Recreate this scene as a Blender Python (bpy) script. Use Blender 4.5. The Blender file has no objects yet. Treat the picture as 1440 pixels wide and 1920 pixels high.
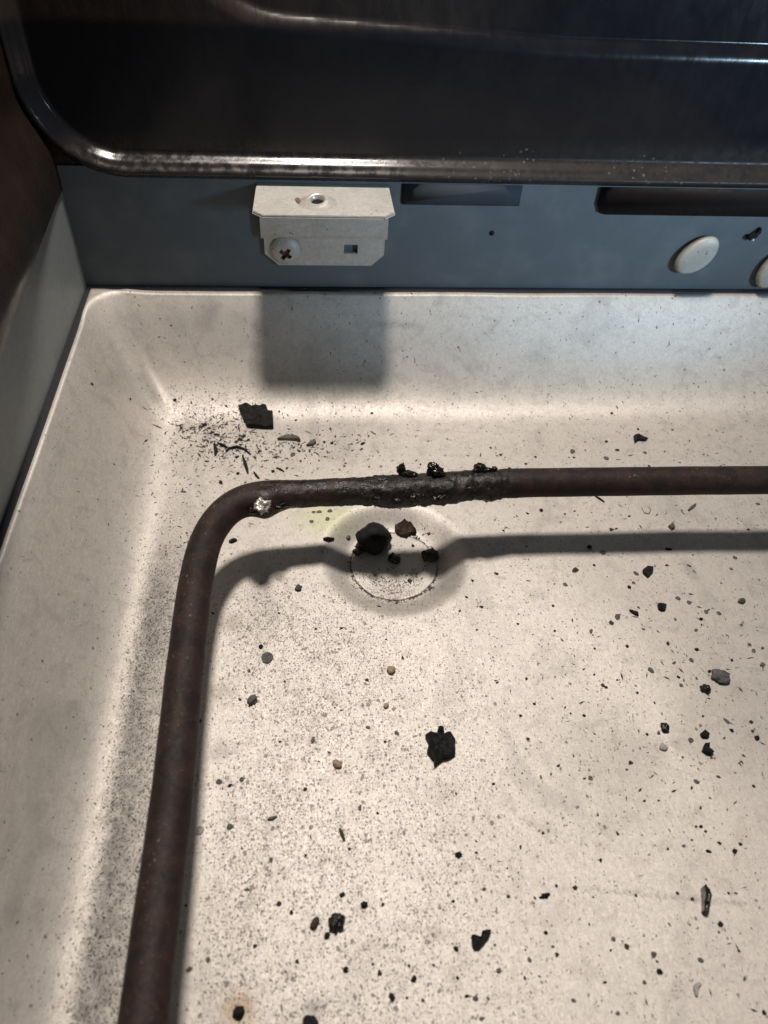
import bpy, bmesh, math, random
import numpy as np
from mathutils import Vector, Matrix, noise

random.seed(7); rng = np.random.default_rng(7)
S = bpy.context.scene
C = S.collection
MM = 0.001

# ------------------------------------------------------------------ camera
F = 1440.0
_Y = np.array([-154, 1552, -1440.]); _Y /= np.linalg.norm(_Y)
_X = np.array([16725, 324, -1440.]); _X /= np.linalg.norm(_X)
_Z = np.cross(_X, _Y); _Z /= np.linalg.norm(_Z); _X = np.cross(_Y, _Z)
RM = np.array([_X, _Y, _Z])
H = 173.0
cam_d = bpy.data.cameras.new('camera'); cam = bpy.data.objects.new('camera', cam_d); C.objects.link(cam)
M4 = Matrix([list(RM[0]) + [0], list(RM[1]) + [0], list(RM[2]) + [H * MM], [0, 0, 0, 1]])
cam.matrix_world = M4
cam_d.sensor_fit = 'VERTICAL'; cam_d.sensor_height = 24.0; cam_d.lens = 24.0 * F / 1920.0
cam_d.clip_start = 0.002; cam_d.clip_end = 20
cam_d.dof.use_dof = True; cam_d.dof.focus_distance = 0.212; cam_d.dof.aperture_fstop = 13
S.camera = cam

# ------------------------------------------------------------------ room light, lamps, exposure
w = bpy.data.worlds.new('World'); S.world = w; w.use_nodes = True
bg = w.node_tree.nodes['Background']
bg.inputs[0].default_value = (0.86, 0.93, 1.0, 1); bg.inputs[1].default_value = 0.085
S.view_settings.view_transform = 'Standard'; S.view_settings.look = 'None'
S.view_settings.exposure = 0; S.view_settings.gamma = 1

def lamp(name, kind, loc, target, power, color, **kw):
    d = bpy.data.lights.new(name, kind); d.energy = power; d.color = color
    for k, v in kw.items(): setattr(d, k, v)
    o = bpy.data.objects.new(name, d); C.objects.link(o)
    o.location = Vector(loc) * MM
    o.rotation_euler = (Vector(target) - Vector(loc)).to_track_quat('-Z', 'Y').to_euler()
    return o
lamp('oven_lamp', 'AREA', (8, 227, 520), (20, 130, 0), 2.95, (1.0, 0.915, 0.835), shape='DISK', size=0.058)
lamp('window_light', 'SPOT', (340, -90, 175), (112, 230, 101), 6.8, (0.54, 0.78, 1.0), shadow_soft_size=0.03, spot_size=math.radians(33), spot_blend=1.0)

# ------------------------------------------------------------------ helpers
def ray(x, y):
    return RM @ np.array([(x - 720) / F, (960 - y) / F, -1.0])
def on_z(x, y, z):
    r = ray(x, y); t = (z - H) / r[2]; return np.array([r[0] * t, r[1] * t, z])
def on_y(x, y, yy):
    r = ray(x, y); t = yy / r[1]; return np.array([r[0] * t, yy, H + r[2] * t])

DX, DY, DR = 21.6, 139.4, 12.7            # round recess
def sstep(a, b, x):
    t = np.clip((x - a) / (b - a), 0, 1); return t * t * (3 - 2 * t)
FLOOR = 5.0; RISE = 30.6; XL, XF = -71.5, -44.5; YB, YF = 227.3, 195.5
def height(x, y):
    x = np.asarray(x, float); y = np.asarray(y, float)
    tl = np.clip((XF - x) / (XF - XL), 0, 1.2); tb = np.clip((y - YF) / (YB - YF), 0, 1.2)
    # soft rounded valley in the corner
    lx = np.clip(tl + 0.16, 0, 2); ly = np.clip(tb + 0.16, 0, 2)
    t = np.clip((lx ** 5 + ly ** 5) ** 0.2 - 0.16 * 2 ** 0.2, 0, 1.0)
    prof = np.where(t < 0.7, t * t / 1.4, t - 0.35) / 0.65
    prof = np.where(t > 0.82, prof - ((t - 0.82) ** 2) / 0.36 * 0.4, prof)
    z = FLOOR + RISE * prof / 0.92
    u = (tl - tb) * 21.0; v = np.minimum(tl, tb)
    dent = np.exp(-((v - 0.45) / 0.22) ** 2)
    z = z + dent * (2.3 * np.exp(-((u - 1.2) / 2.6) ** 2) - 1.8 * np.exp(-((u + 4.5) / 2.8) ** 2))
    r = np.hypot(x - DX, y - DY)
    z = z - 4.7 * (1 - sstep(DR - 0.1, DR + 9.0, r))
    # sheet is never dead flat
    z = z + 0.25 * np.sin(x * 0.045 + 1.3) * np.sin(y * 0.038 + 0.4) + 0.10 * np.sin(x * 0.13 + y * 0.09)
    return z
def on_floor(x, y):
    z = FLOOR
    for _ in range(14):
        p = on_z(x, y, z); z = 0.5 * z + 0.5 * float(height(p[0], p[1]))
    return np.array([p[0], p[1], float(height(p[0], p[1]))])

def mesh_obj(name, verts, faces, mat, parent=None, smooth=True, mm=True):
    me = bpy.data.meshes.new(name)
    v = np.asarray(verts, float) * (MM if mm else 1)
    me.from_pydata(v.tolist(), [], [tuple(int(i) for i in f) for f in faces]); me.update()
    if smooth: me.polygons.foreach_set('use_smooth', [True] * len(me.polygons))
    for m in (mat if isinstance(mat, (list, tuple)) else [mat]): me.materials.append(m)
    o = bpy.data.objects.new(name, me); C.objects.link(o)
    if parent: o.parent = parent
    return o
def bm_obj(name, bm, mat, parent=None, smooth=False):
    me = bpy.data.meshes.new(name); bmesh.ops.recalc_face_normals(bm, faces=bm.faces); bm.to_mesh(me); bm.free()
    if smooth: me.polygons.foreach_set('use_smooth', [True] * len(me.polygons))
    for m in (mat if isinstance(mat, (list, tuple)) else [mat]): me.materials.append(m)
    o = bpy.data.objects.new(name, me); C.objects.link(o)
    if parent: o.parent = parent
    return o
def empty(name, loc=(0, 0, 0)):
    o = bpy.data.objects.new(name, None); o.empty_display_size = 0.01; C.objects.link(o); o.location = Vector(loc) * MM; return o
def tag(o, label, cat, group=None, kind=None):
    if label: o['label'] = label
    if cat: o['category'] = cat
    if group: o['group'] = group
    if kind: o['kind'] = kind
    return o
def grid(nx, ny, fn):
    i, j = np.meshgrid(np.arange(nx), np.arange(ny)); V = fn(i.ravel(), j.ravel())
    a = (np.arange(nx - 1)[None, :] + nx * np.arange(ny - 1)[:, None]).ravel()
    return V, np.stack([a, a + 1, a + 1 + nx, a + nx], 1)
def prism(bm, outline, axis, a, b, bevel=0.0):
    """outline: 2-D points; axis 'z' extrudes z from a to b, axis 'y' extrudes y (outline is x,z)"""
    def P(p, t): return Vector((p[0], p[1], t)) * MM if axis == 'z' else Vector((p[0], t, p[1])) * MM
    lo = [bm.verts.new(P(p, a)) for p in outline]; hi = [bm.verts.new(P(p, b)) for p in outline]
    n = len(outline); es = []
    f1 = bm.faces.new(lo); f2 = bm.faces.new(hi)
    for k in range(n): bm.faces.new((lo[k], lo[(k + 1) % n], hi[(k + 1) % n], hi[k]))
    if bevel:
        bm.normal_update()
        bmesh.ops.bevel(bm, geom=list(f1.edges) + list(f2.edges), offset=bevel * MM, segments=2, affect='EDGES')

# ------------------------------------------------------------------ materials
class N:
    def __init__(s, name):
        s.m = bpy.data.materials.new(name); s.m.use_nodes = True; s.t = s.m.node_tree
        s.b = s.t.nodes['Principled BSDF']
        tc = s.t.nodes.new('ShaderNodeNewGeometry'); sc = s.t.nodes.new('ShaderNodeVectorMath'); sc.operation = 'SCALE'
        sc.inputs['Scale'].default_value = 1000.0; s.t.links.new(tc.outputs['Position'], sc.inputs[0]); s.pos = sc.outputs[0]
    def put(s, sock, v):
        if hasattr(v, 'is_output') or isinstance(v, bpy.types.NodeSocket): s.t.links.new(v, sock)
        elif isinstance(v, (tuple, list)) and len(v) == 3 and sock.type == 'RGBA': sock.default_value = (*v, 1)
        else: sock.default_value = v
    def set(s, **kw):
        for k, v in kw.items(): s.put(s.b.inputs[k.replace('_', ' ')], v)
    def math(s, op, a, b=0.0, clamp=False):
        n = s.t.nodes.new('ShaderNodeMath'); n.operation = op; n.use_clamp = clamp; s.put(n.inputs[0], a); s.put(n.inputs[1], b); return n.outputs[0]
    def vec(s, scale, off=(0, 0, 0)):
        n = s.t.nodes.new('ShaderNodeMapping'); s.t.links.new(s.pos, n.inputs[0]); n.inputs['Scale'].default_value = scale; n.inputs['Location'].default_value = off; return n.outputs[0]
    def noise(s, scale, detail=3, rough=0.55, vec=None, dist=0.0):
        n = s.t.nodes.new('ShaderNodeTexNoise'); s.put(n.inputs['Vector'], vec or s.pos); n.inputs['Scale'].default_value = scale
        n.inputs['Detail'].default_value = detail; n.inputs['Roughness'].default_value = rough; n.inputs['Distortion'].default_value = dist; return n.outputs[0]
    def voro(s, scale, vec=None, rand=1.0):
        n = s.t.nodes.new('ShaderNodeTexVoronoi'); s.put(n.inputs['Vector'], vec or s.pos); n.inputs['Scale'].default_value = scale
        n.inputs['Randomness'].default_value = rand; return n.outputs['Distance'], n.outputs['Color']
    def ramp(s, v, a, b, lo=0.0, hi=1.0, smooth=True):
        n = s.t.nodes.new('ShaderNodeMapRange'); n.interpolation_type = 'SMOOTHSTEP' if smooth else 'LINEAR'
        s.put(n.inputs['Value'], v); s.put(n.inputs['From Min'], a); s.put(n.inputs['From Max'], b)
        n.inputs['To Min'].default_value = lo; n.inputs['To Max'].default_value = hi; return n.outputs[0]
    def mix(s, f, a, b):
        n = s.t.nodes.new('ShaderNodeMix'); n.data_type = 'RGBA'; s.put(n.inputs[0], f); s.put(n.inputs[6], a); s.put(n.inputs[7], b); return n.outputs[2]
    def sep(s, v):
        n = s.t.nodes.new('ShaderNodeSeparateXYZ'); s.put(n.inputs[0], v); return n.outputs
    def blob(s, x, y, rx, ry=None):
        """1 at (x, y) falling to 0 at the radius, in pan coordinates"""
        X, Y, _ = s.sep(s.pos); ry = ry or rx
        dx = s.math('DIVIDE', s.math('SUBTRACT', X, x), rx); dy = s.math('DIVIDE', s.math('SUBTRACT', Y, y), ry)
        r = s.math('SQRT', s.math('ADD', s.math('MULTIPLY', dx, dx), s.math('MULTIPLY', dy, dy)))
        return s.ramp(r, 1.0, 0.0)
    def bump(s, h, dist=0.1, strength=1.0):
        n = s.t.nodes.new('ShaderNodeBump'); s.put(n.inputs['Height'], h); n.inputs['Distance'].default_value = dist * MM; n.inputs['Strength'].default_value = strength
        s.t.links.new(n.outputs[0], s.b.inputs['Normal'])

def pan_material():
    k = N('aluminised_steel_pan')
    X, Y, Z = k.sep(k.pos)
    # density of burnt-on specks: heavy along the element, heavy in the far left corner, light elsewhere
    wv = k.t.nodes.new('ShaderNodeVectorMath'); wv.operation = 'ADD'
    nz = k.t.nodes.new('ShaderNodeTexNoise'); nz.inputs['Scale'].default_value = 1.4; nz.inputs['Detail'].default_value = 2; k.t.links.new(k.pos, nz.inputs['Vector'])
    k.t.links.new(k.pos, wv.inputs[0]); k.t.links.new(nz.outputs['Color'], wv.inputs[1])
    warped = wv.outputs[0]
    def wmap(sc):
        n = k.t.nodes.new('ShaderNodeMapping'); k.t.links.new(warped, n.inputs[0]); n.inputs['Scale'].default_value = sc; return n.outputs[0]
    near_el = k.math('MULTIPLY', k.ramp(X, -50, -44, 0, 1), k.ramp(X, -27, -31, 0, 1))
    near_el = k.math('MULTIPLY', near_el, k.ramp(Y, 165, 120, 0, 1))
    inner = k.math('MULTIPLY', k.ramp(X, -28, -18, 0, 1), k.ramp(X, 55, -5, 0, 1))
    inner = k.math('MULTIPLY', inner, k.ramp(Y, 145, 112, 0.0, 1.0))
    big = k.noise(0.055, 3, 0.6)
    dens = k.math('ADD', k.math('MULTIPLY', near_el, 1.0), k.math('MULTIPLY', inner, 0.62))
    dens = k.math('ADD', dens, k.math('MULTIPLY', k.blob(-35, 198, 26, 22), 0.6))
    dens = k.math('ADD', dens, k.math('MULTIPLY', k.blob(20.5, 129, 12, 7), 1.6))
    dens = k.math('MULTIPLY', k.math('ADD', dens, 0.14), k.ramp(Z, 14, 7, 0.25, 1.0))
    dens = k.math('MULTIPLY', dens, k.ramp(big, 0.3, 0.68, 0.6, 1.35))
    # fine specks: irregular cells, each with its own chance
    def specks(scale, thr, vec, hard):
        d, c = k.voro(scale, vec)
        r, g, b = k.sep(c)
        size = k.math('MULTIPLY', k.ramp(r, 0, 1, 0.10, 0.42, False), 1.0)
        spot = k.ramp(k.math('SUBTRACT', d, size), hard, -0.02)
        on = k.math('GREATER_THAN', k.math('MULTIPLY', dens, thr), g)
        return k.math('MULTIPLY', spot, on)
    s1 = specks(1.9, 0.5, wmap((1, 0.7, 1)), 0.07)
    s2 = specks(1.05, 0.15, wmap((1, 0.8, 1)), 0.06)
    s3 = specks(3.4, 0.8, wmap((1, 0.45, 1)), 0.09)
    sp = k.math('MAXIMUM', k.math('MAXIMUM', s1, s2), k.math('MULTIPLY', s3, 0.7))
    # metal grain running front to back
    grain = k.noise(1.0, 4, 0.65, k.vec((3.5, 0.35, 1.0)))
    fib = k.noise(1.3, 5, 0.7, None, 1.5)
    blot = k.noise(0.22, 4, 0.6, None, 0.6)
    base = k.mix(k.ramp(grain, 0.3, 0.7), (0.59, 0.55, 0.50), (0.685, 0.638, 0.58))
    base = k.mix(k.ramp(fib, 0.35, 0.72, 0.0, 0.45), base, (0.36, 0.34, 0.33))
    base = k.mix(k.ramp(blot, 0.48, 0.72, 0.0, 0.34), base, (0.34, 0.30, 0.26))
    smear = k.noise(0.045, 4, 0.6, k.vec((1.0, 0.5, 1.0)), 1.2)
    base = k.mix(k.ramp(smear, 0.5, 0.72, 0.0, 0.4), base, (0.33, 0.315, 0.30))
    dv, cv = k.voro(0.055, wmap((1, 1, 1))); cr_, cg_, cb_ = k.sep(cv)
    drip = k.math('MULTIPLY', k.ramp(k.math('ADD', dv, k.math('MULTIPLY', k.math('SUBTRACT', fib, 0.5), 0.12)), k.ramp(cr_, 0, 1, 0.08, 0.26, False), 0.03), k.math('LESS_THAN', cg_, 0.4))
    base = k.mix(k.math('MULTIPLY', drip, k.ramp(cb_, 0, 1, 0.08, 0.32, False)), base, (0.26, 0.19, 0.13))
    # sooty band along the element, with the tube's side shadow painted in
    film = k.math('MULTIPLY', near_el, k.ramp(X, -31, -46, 0.1, 0.85))
    film = k.math('MULTIPLY', film, k.ramp(k.noise(0.35, 4, 0.6), 0.3, 0.6, 0.6, 1.0))
    base = k.mix(film, base, (0.15, 0.14, 0.133))
    # heat tint beside the burst, rusty rings, faint scuff line
    p = on_floor(610, 972); base = k.mix(k.math('MULTIPLY', k.blob(p[0], p[1], 15, 12), 0.55), base, (0.52, 0.55, 0.30))
    for (px, py, r, a, col) in [(447, 1893, 5.0, 0.8, (0.34, 0.22, 0.10)), (587, 1388, 2.2, .5, (.2, .18, .17)), (559, 1386, 2.2, .35, (.2, .18, .17)), (436, 1165, 4.5, .55, (.22, .18, .13)),
                           (415, 1295, 5, .4, (.22, .2, .18)), (410, 1410, 4, .45, (.2, .19, .18)), (815, 1748, 3.2, .4, (.3, .24, .2)), (1045, 1250, 4, .3, (.3, .29, .28)), (1078, 1232, 3, .3, (.3, .29, .28)), (1076, 1262, 3, .3, (.3, .29, .28)),
                           (1010, 1113, 3.5, .35, (.3, .29, .28)), (590, 1890, 3.5, .6, (.24, .23, .22)), (540, 1440, 3, .4, (.25, .2, .14)), (700, 1780, 3, .25, (.3, .24, .2)), (1350, 1270, 3.4, .35, (.22, .21, .2)), (470, 1690, 3, .3, (.25, .23, .2)), (392, 580, 5, .4, (.2, .2, .2))]:
        p = on_floor(px, py); base = k.mix(k.math('MULTIPLY', k.math('MULTIPLY', k.blob(p[0], p[1], r), k.ramp(blot, 0.25, 0.6, 0.7, 1.0)), a), base, col)
    for (xa, ya, xb, yb, wd, a) in [(1075, 1665, 1430, 1698, 1.1, 0.30), (690, 608, 800, 612, 1.2, 0.35)]:
        a0 = on_floor(xa, ya); b0 = on_floor(xb, yb); ln = np.hypot(*(b0 - a0)[:2]); dx, dy = (b0 - a0)[:2] / ln
        along = k.math('ADD', k.math('MULTIPLY', k.math('SUBTRACT', X, float(a0[0])), float(dx)), k.math('MULTIPLY', k.math('SUBTRACT', Y, float(a0[1])), float(dy)))
        across = k.math('SUBTRACT', k.math('MULTIPLY', k.math('SUBTRACT', Y, float(a0[1])), float(dx)), k.math('MULTIPLY', k.math('SUBTRACT', X, float(a0[0])), float(dy)))
        m = k.math('MULTIPLY', k.ramp(k.math('ABSOLUTE', across), wd, 0), k.math('MULTIPLY', k.ramp(along, 0, 5), k.ramp(along, float(ln), float(ln) - 6)))
        base = k.mix(k.math('MULTIPLY', k.math('MULTIPLY', m, a), k.ramp(fib, 0.3, 0.6)), base, (0.12, 0.11, 0.10))
    rr = k.math('SQRT', k.math('ADD', k.math('POWER', k.math('SUBTRACT', X, DX), 2.0), k.math('POWER', k.math('SUBTRACT', Y, DY), 2.0)))
    base = k.mix(k.ramp(rr, 12.6, 11.6, 0, 0.3), base, (0.74, 0.70, 0.645))
    ringm = k.ramp(k.math('ABSOLUTE', k.math('SUBTRACT', k.math('ADD', rr, k.math('MULTIPLY', fib, 0.5)), 12.75)), 0.5, 0.05)
    base = k.mix(k.math('MULTIPLY', ringm, k.math('MULTIPLY', k.ramp(blot, 0.38, 0.58, 0.12, 0.75), k.ramp(fib, 0.35, 0.6, 0.4, 1.0))), base, (0.10, 0.078, 0.064))
    mot = k.noise(2.1, 4, 0.75, wmap((1, 0.7, 1)))
    base = k.mix(k.math('MULTIPLY', k.math('MINIMUM', dens, 1.1), k.ramp(mot, 0.52, 0.70, 0, 0.8)), base, (0.11, 0.092, 0.082))
    base = k.mix(k.math('MULTIPLY', sp, 0.68), base, (0.062, 0.050, 0.046))
    k.set(Base_Color=base, Metallic=0.58, Roughness=k.ramp(fib, 0.2, 0.8, 0.56, 0.68))
    k.set(Anisotropic=0.3)
    hgt = k.math('ADD', k.math('MULTIPLY', fib, 0.35), k.math('ADD', k.math('MULTIPLY', grain, 0.2), k.math('MULTIPLY', sp, 0.5)))
    k.bump(hgt, 0.16, 0.7)
    return k.m

def enamel(name, col, rough, dust=0.25, tint=(0.05, 0.04, 0.035), white=0.0, dusty=False, spec=0.5):
    k = N(name)
    n1 = k.noise(0.09, 4, 0.6); n2 = k.noise(0.16, 5, 0.62, k.vec((1.6, 1.0, 0.7)), 0.8)
    base = k.mix(k.ramp(n1, 0.4, 0.75, 0, dust), col, tint)
    if white:
        X, Y, Z = k.sep(k.pos)
        d, c = k.voro(0.65); r, g, b = k.sep(c)
        band = k.math('MULTIPLY', k.ramp(Z, 68, 71), k.ramp(Z, 82, 76))
        clus = k.math('MULTIPLY', k.math('ADD', k.math('MULTIPLY', k.ramp(X, 30, 60), k.ramp(X, 72, 64)), k.math('MULTIPLY', k.ramp(X, 88, 98), k.math('MULTIPLY', k.ramp(X, 118, 105), 0.5))), band)
        sp = k.math('MULTIPLY', k.ramp(k.math('SUBTRACT', d, k.ramp(r, 0, 1, .05, .3, False)), 0.06, -0.02), k.math('GREATER_THAN', k.math('MULTIPLY', clus, white), g))
        base = k.mix(sp, base, (0.26, 0.23, 0.2))
    rg = k.ramp(n2, 0.25, 0.8, rough * 0.8, rough * 1.35)
    if dusty:          # greasy dust lies on the right hand stretch of the rim
        film = k.math('MULTIPLY', k.math('MULTIPLY', k.ramp(X, 18, 34), k.ramp(Z, 87, 78)), k.ramp(k.noise(0.25, 4), 0.3, 0.6, 0.7, 1.0))
        rg = k.math('ADD', rg, k.math('MULTIPLY', film, 0.2)); base = k.mix(k.math('MULTIPLY', film, 0.5), base, (0.030, 0.026, 0.024))
    if dusty:          # brown baked-on grease up on the inner panel
        gr = k.math('MULTIPLY', k.math('MULTIPLY', k.ramp(X, 70, 30), k.ramp(Z, 110, 113)), k.ramp(n2, 0.3, 0.6, 0.6, 1.0))
        base = k.mix(gr, base, (0.034, 0.023, 0.019)); rg = k.math('ADD', rg, k.math('MULTIPLY', gr, 0.1))
        haze = k.math('MULTIPLY', k.ramp(n1, 0.42, 0.62, 0, 1), k.math('MULTIPLY', k.ramp(X, -8, 20), 0.3)); base = k.mix(haze, base, (0.013, 0.013, 0.014))
    if dusty:          # brown grime along the whole rim
        gm = k.math('MULTIPLY', k.math('MULTIPLY', k.ramp(Z, 85, 79), k.ramp(n2, 0.3, 0.65, 0.35, 1.0)), 0.8)
        base = k.mix(gm, base, (0.028, 0.021, 0.017)); rg = k.math('ADD', rg, k.math('MULTIPLY', gm, k.ramp(k.noise(0.5, 4), 0.35, 0.65, 0.02, 0.25)))
        spec = k.math('SUBTRACT', 0.5, k.math('MULTIPLY', film, 0.32))
    k.set(Base_Color=base, Roughness=rg, Specular_IOR_Level=spec)
    k.bump(k.math('ADD', k.math('MULTIPLY', n2, 0.5), k.math('MULTIPLY', n1, 1.0)), 0.10, 0.4)
    return k.m

def painted(name, col, col2, rough, metal=0.0, bump=0.05, scale=1.2, spots=0.0, spotcol=(.05, .04, .035)):
    k = N(name)
    n1 = k.noise(scale, 5, 0.65, None, 0.8); n2 = k.noise(scale * 0.12, 3)
    base = k.mix(k.ramp(n1, 0.35, 0.7), col, col2); base = k.mix(k.ramp(n2, 0.45, 0.7, 0, 0.35), base, tuple(c * 0.7 for c in col))
    if spots:
        d, c = k.voro(1.3); r, g, b = k.sep(c)
        base = k.mix(k.math('MULTIPLY', k.ramp(k.math('SUBTRACT', d, k.ramp(r, 0, 1, .03, .3, False)), .06, -.02), k.math('GREATER_THAN', spots, g)), base, spotcol)
    k.set(Base_Color=base, Roughness=rough, Metallic=metal); k.bump(n1, bump, 0.7)
    return k.m

def tube_material():
    k = N('oxidised_element_sheath')
    X, Y, Z = k.sep(k.pos)
    n1 = k.noise(0.16, 5, 0.65, None, 1.0); n2 = k.noise(1.4, 4, 0.7, None, 0.5); n3 = k.noise(0.45, 3, 0.6)
    base = k.mix(k.ramp(n1, 0.35, 0.65), (0.014, 0.0090, 0.0078), (0.034, 0.0175, 0.0142))
    base = k.mix(k.ramp(n3, 0.55, 0.75, 0, 0.6), base, (0.012, 0.010, 0.009))
    # pale freckles on the crest: glossy tar highlights painted in
    crest = k.ramp(Z, 29.2, 31.0)
    fre = k.math('MULTIPLY', k.ramp(n2, 0.58, 0.72), k.math('MULTIPLY', crest, k.ramp(n1, 0.42, 0.6, 0, 0.8)))
    base = k.mix(fre, base, (0.22, 0.19, 0.17))
    # burnt stretch: grey-black scale
    XN = k.math('ADD', X, k.math('MULTIPLY', k.math('SUBTRACT', n3, 0.5), 26.0))
    burn = k.math('MULTIPLY', k.ramp(XN, 0, 14), k.ramp(XN, 58, 48))
    burn = k.math('MULTIPLY', burn, k.ramp(Y, 128, 138))
    grey = k.mix(k.ramp(n2, 0.35, 0.7), (0.004, 0.0037, 0.0036), (0.021, 0.019, 0.018))
    base = k.mix(k.math('MULTIPLY', burn, k.ramp(n3, 0.3, 0.6, 0.35, 0.95)), base, grey)
    glz = k.math('MULTIPLY', k.math('MULTIPLY', k.ramp(X, -20, -12), k.ramp(X, 54, 46)), k.ramp(Y, 126, 136))
    rg = k.math('SUBTRACT', k.ramp(n2, 0.3, 0.75, 0.55, 0.75), k.math('MULTIPLY', glz, k.ramp(n3, 0.35, 0.65, 0.1, 0.38)))
    k.set(Base_Color=base, Roughness=rg, Metallic=0.0, Specular_IOR_Level=k.math('ADD', k.math('MULTIPLY', glz, 0.1), 0.25))
    n4 = k.noise(0.8, 4, 0.65)
    k.bump(k.math('ADD', k.math('ADD', n2, k.math('MULTIPLY', n1, 0.8)), k.math('MULTIPLY', k.math('MULTIPLY', glz, n4), 2.2)), 0.2, 0.6)
    return k.m

M_PAN = pan_material()
M_ENAMEL = enamel('black_enamel', (0.007, 0.007, 0.010), 0.17, 0.35, (0.016, 0.0135, 0.012), 1.7, True)
M_BROWN = enamel('brown_black_enamel', (0.016, 0.011, 0.009), 0.3, 0.5, (0.03, 0.02, 0.016))
M_STRIP = enamel('slate_enamel', (0.108, 0.126, 0.140), 0.5, 0.75, (0.150, 0.163, 0.174), spec=0.2)
M_LINER = painted('grey_side_liner', (0.235, 0.26, 0.268), (0.275, 0.30, 0.305), 0.5, 0.1, 0.02, 0.5)
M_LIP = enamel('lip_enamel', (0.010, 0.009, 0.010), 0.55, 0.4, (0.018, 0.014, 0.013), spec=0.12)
M_RIM_SHADE = enamel('rim_shade_slate', (0.042, 0.050, 0.058), 0.7, 0.5, (0.055, 0.064, 0.073), spec=0.05)  # strip enamel darkened to stand for the rim's shadow
M_GAP_SHADE = painted('gap_shade', (0.010, 0.011, 0.016), (0.02, 0.02, 0.026), 0.8, 0, 0.1, 1.0)  # near-black colour for the shade in the gap round the pan
M_BRK = painted('bracket_plate_steel', (0.42, 0.40, 0.365), (0.52, 0.495, 0.455), 0.5, 0.15, 0.06, 0.9, 0.06)
M_NIB = painted('bright_pressed_steel', (0.55, 0.52, 0.47), (0.68, 0.65, 0.6), 0.3, 0.4, 0.03, 1.0)
M_RUST = painted('rust', (0.13, 0.07, 0.05), (0.22, 0.13, 0.09), 0.8, 0, 0.2, 1.5)
M_TUBE = tube_material()
M_CRUST = painted('burnt_crust', (0.005, 0.0045, 0.004), (0.018, 0.016, 0.015), 0.22, 0.1, 0.3, 1.3)
M_TAR = painted('tar_blister', (0.008, 0.007, 0.006), (0.022, 0.018, 0.015), 0.16, 0, 0.15, 0.9)
M_BEAD = painted('fused_bead', (0.42, 0.40, 0.38), (0.66, 0.64, 0.6), 0.25, 0.3, 0.15, 1.3)
M_CERA = painted('cream_ceramic', (0.36, 0.35, 0.31), (0.42, 0.41, 0.37), 0.45, 0, 0.03, 0.7, 0.015)
M_CHAR = painted('char', (0.006, 0.006, 0.006), (0.017, 0.016, 0.015), 0.62, 0, 0.25, 1.4)
M_CHARB = painted('brown_char', (0.030, 0.020, 0.014), (0.060, 0.042, 0.030), 0.6, 0, 0.25, 1.4)
M_ASH = painted('grey_ash', (0.06, 0.057, 0.058), (0.13, 0.12, 0.115), 0.75, 0, 0.25, 1.6)
M_TAN = painted('tan_crumb', (0.22, 0.15, 0.09), (0.36, 0.27, 0.19), 0.6, 0, 0.2, 1.4)
M_OLIVE = painted('olive_flake', (0.055, 0.050, 0.036), (0.12, 0.105, 0.075), 0.55, 0, 0.2, 1.4)
M_PALE = painted('pale_ash', (0.32, 0.30, 0.27), (0.45, 0.43, 0.4), 0.6, 0, 0.2, 1.4)
for m_, sp_ in ((M_CHAR, 0.15), (M_CHARB, 0.2), (M_CRUST, 0.4)): m_.node_tree.nodes['Principled BSDF'].inputs['Specular IOR Level'].default_value = sp_
M_SOOT = painted('soot', (0.030, 0.024, 0.021), (0.075, 0.060, 0.052), 0.8, 0, 0.1, 1.5)
MATS = dict(k=M_CHAR, b=M_CHARB, g=M_ASH, t=M_TAN, o=M_OLIVE, p=M_PALE)

# ------------------------------------------------------------------ oven floor pan
x0, x1, y0, y1, st = XL, 236.0, -70.0, YB, 0.9
nx = int((x1 - x0) / st) + 1; ny = int((y1 - y0) / st) + 1
def fpan(i, j):
    x = x0 + (x1 - x0) * i / (nx - 1); y = y0 + (y1 - y0) * j / (ny - 1)
    return np.stack([x, y, height(x, y)], 1)
V, Fc = grid(nx, ny, fpan)
# thin folded edge along the two raised sides
nv = len(V); ext = []; ef = []
left = [j * nx for j in range(ny)]; back = [(ny - 1) * nx + i for i in range(nx)]
for line, off in ((left, (0.0, 0.0)), (back, (0.0, 0.0))):
    b0 = nv + len(ext)
    for q, vi in enumerate(line):
        ext.append(V[vi] + np.array([0, 0, -7.0]))
        if q: ef.append((line[q - 1], line[q], b0 + q, b0 + q - 1))
pan = mesh_obj('oven_floor_pan', np.vstack([V, np.array(ext)]), list(Fc) + ef, M_PAN)
tag(pan, 'speckled aluminised steel floor pan with sloped sides and one round recess', 'oven pan')
# disc pressed in the recess
bm = bmesh.new(); ringsd = [(0, 0.12), (3, 0.13), (6, 0.11), (9, 0.13), (11.2, 0.2), (12.0, 0.24), (12.25, 0.24), (12.4, 0.15), (12.46, 0.0), (12.48, -0.15)]
vs = []
zc = float(height(DX, DY))
for r, h in ringsd:
    if r == 0: vs.append([bm.verts.new(Vector((DX, DY, zc + h)) * MM)]); continue
    row = []
    for a in range(72):
        rr = r * (1 + 0.012 * math.sin(3 * a * math.tau / 72 + 1) + 0.008 * math.sin(11 * a * math.tau / 72))
        px, py = DX + rr * math.cos(a * math.tau / 72), DY + rr * math.sin(a * math.tau / 72)
        row.append(bm.verts.new(Vector((px, py, float(height(px, py)) + h)) * MM))
    vs.append(row)
for a in range(72): bm.faces.new((vs[0][0], vs[1][a], vs[1][(a + 1) % 72]))
for q in range(1, len(vs) - 1):
    for a in range(72): bm.faces.new((vs[q][a], vs[q + 1][a], vs[q + 1][(a + 1) % 72], vs[q][(a + 1) % 72]))
bm_obj('recess_disc', bm, M_PAN, pan, True)

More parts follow.
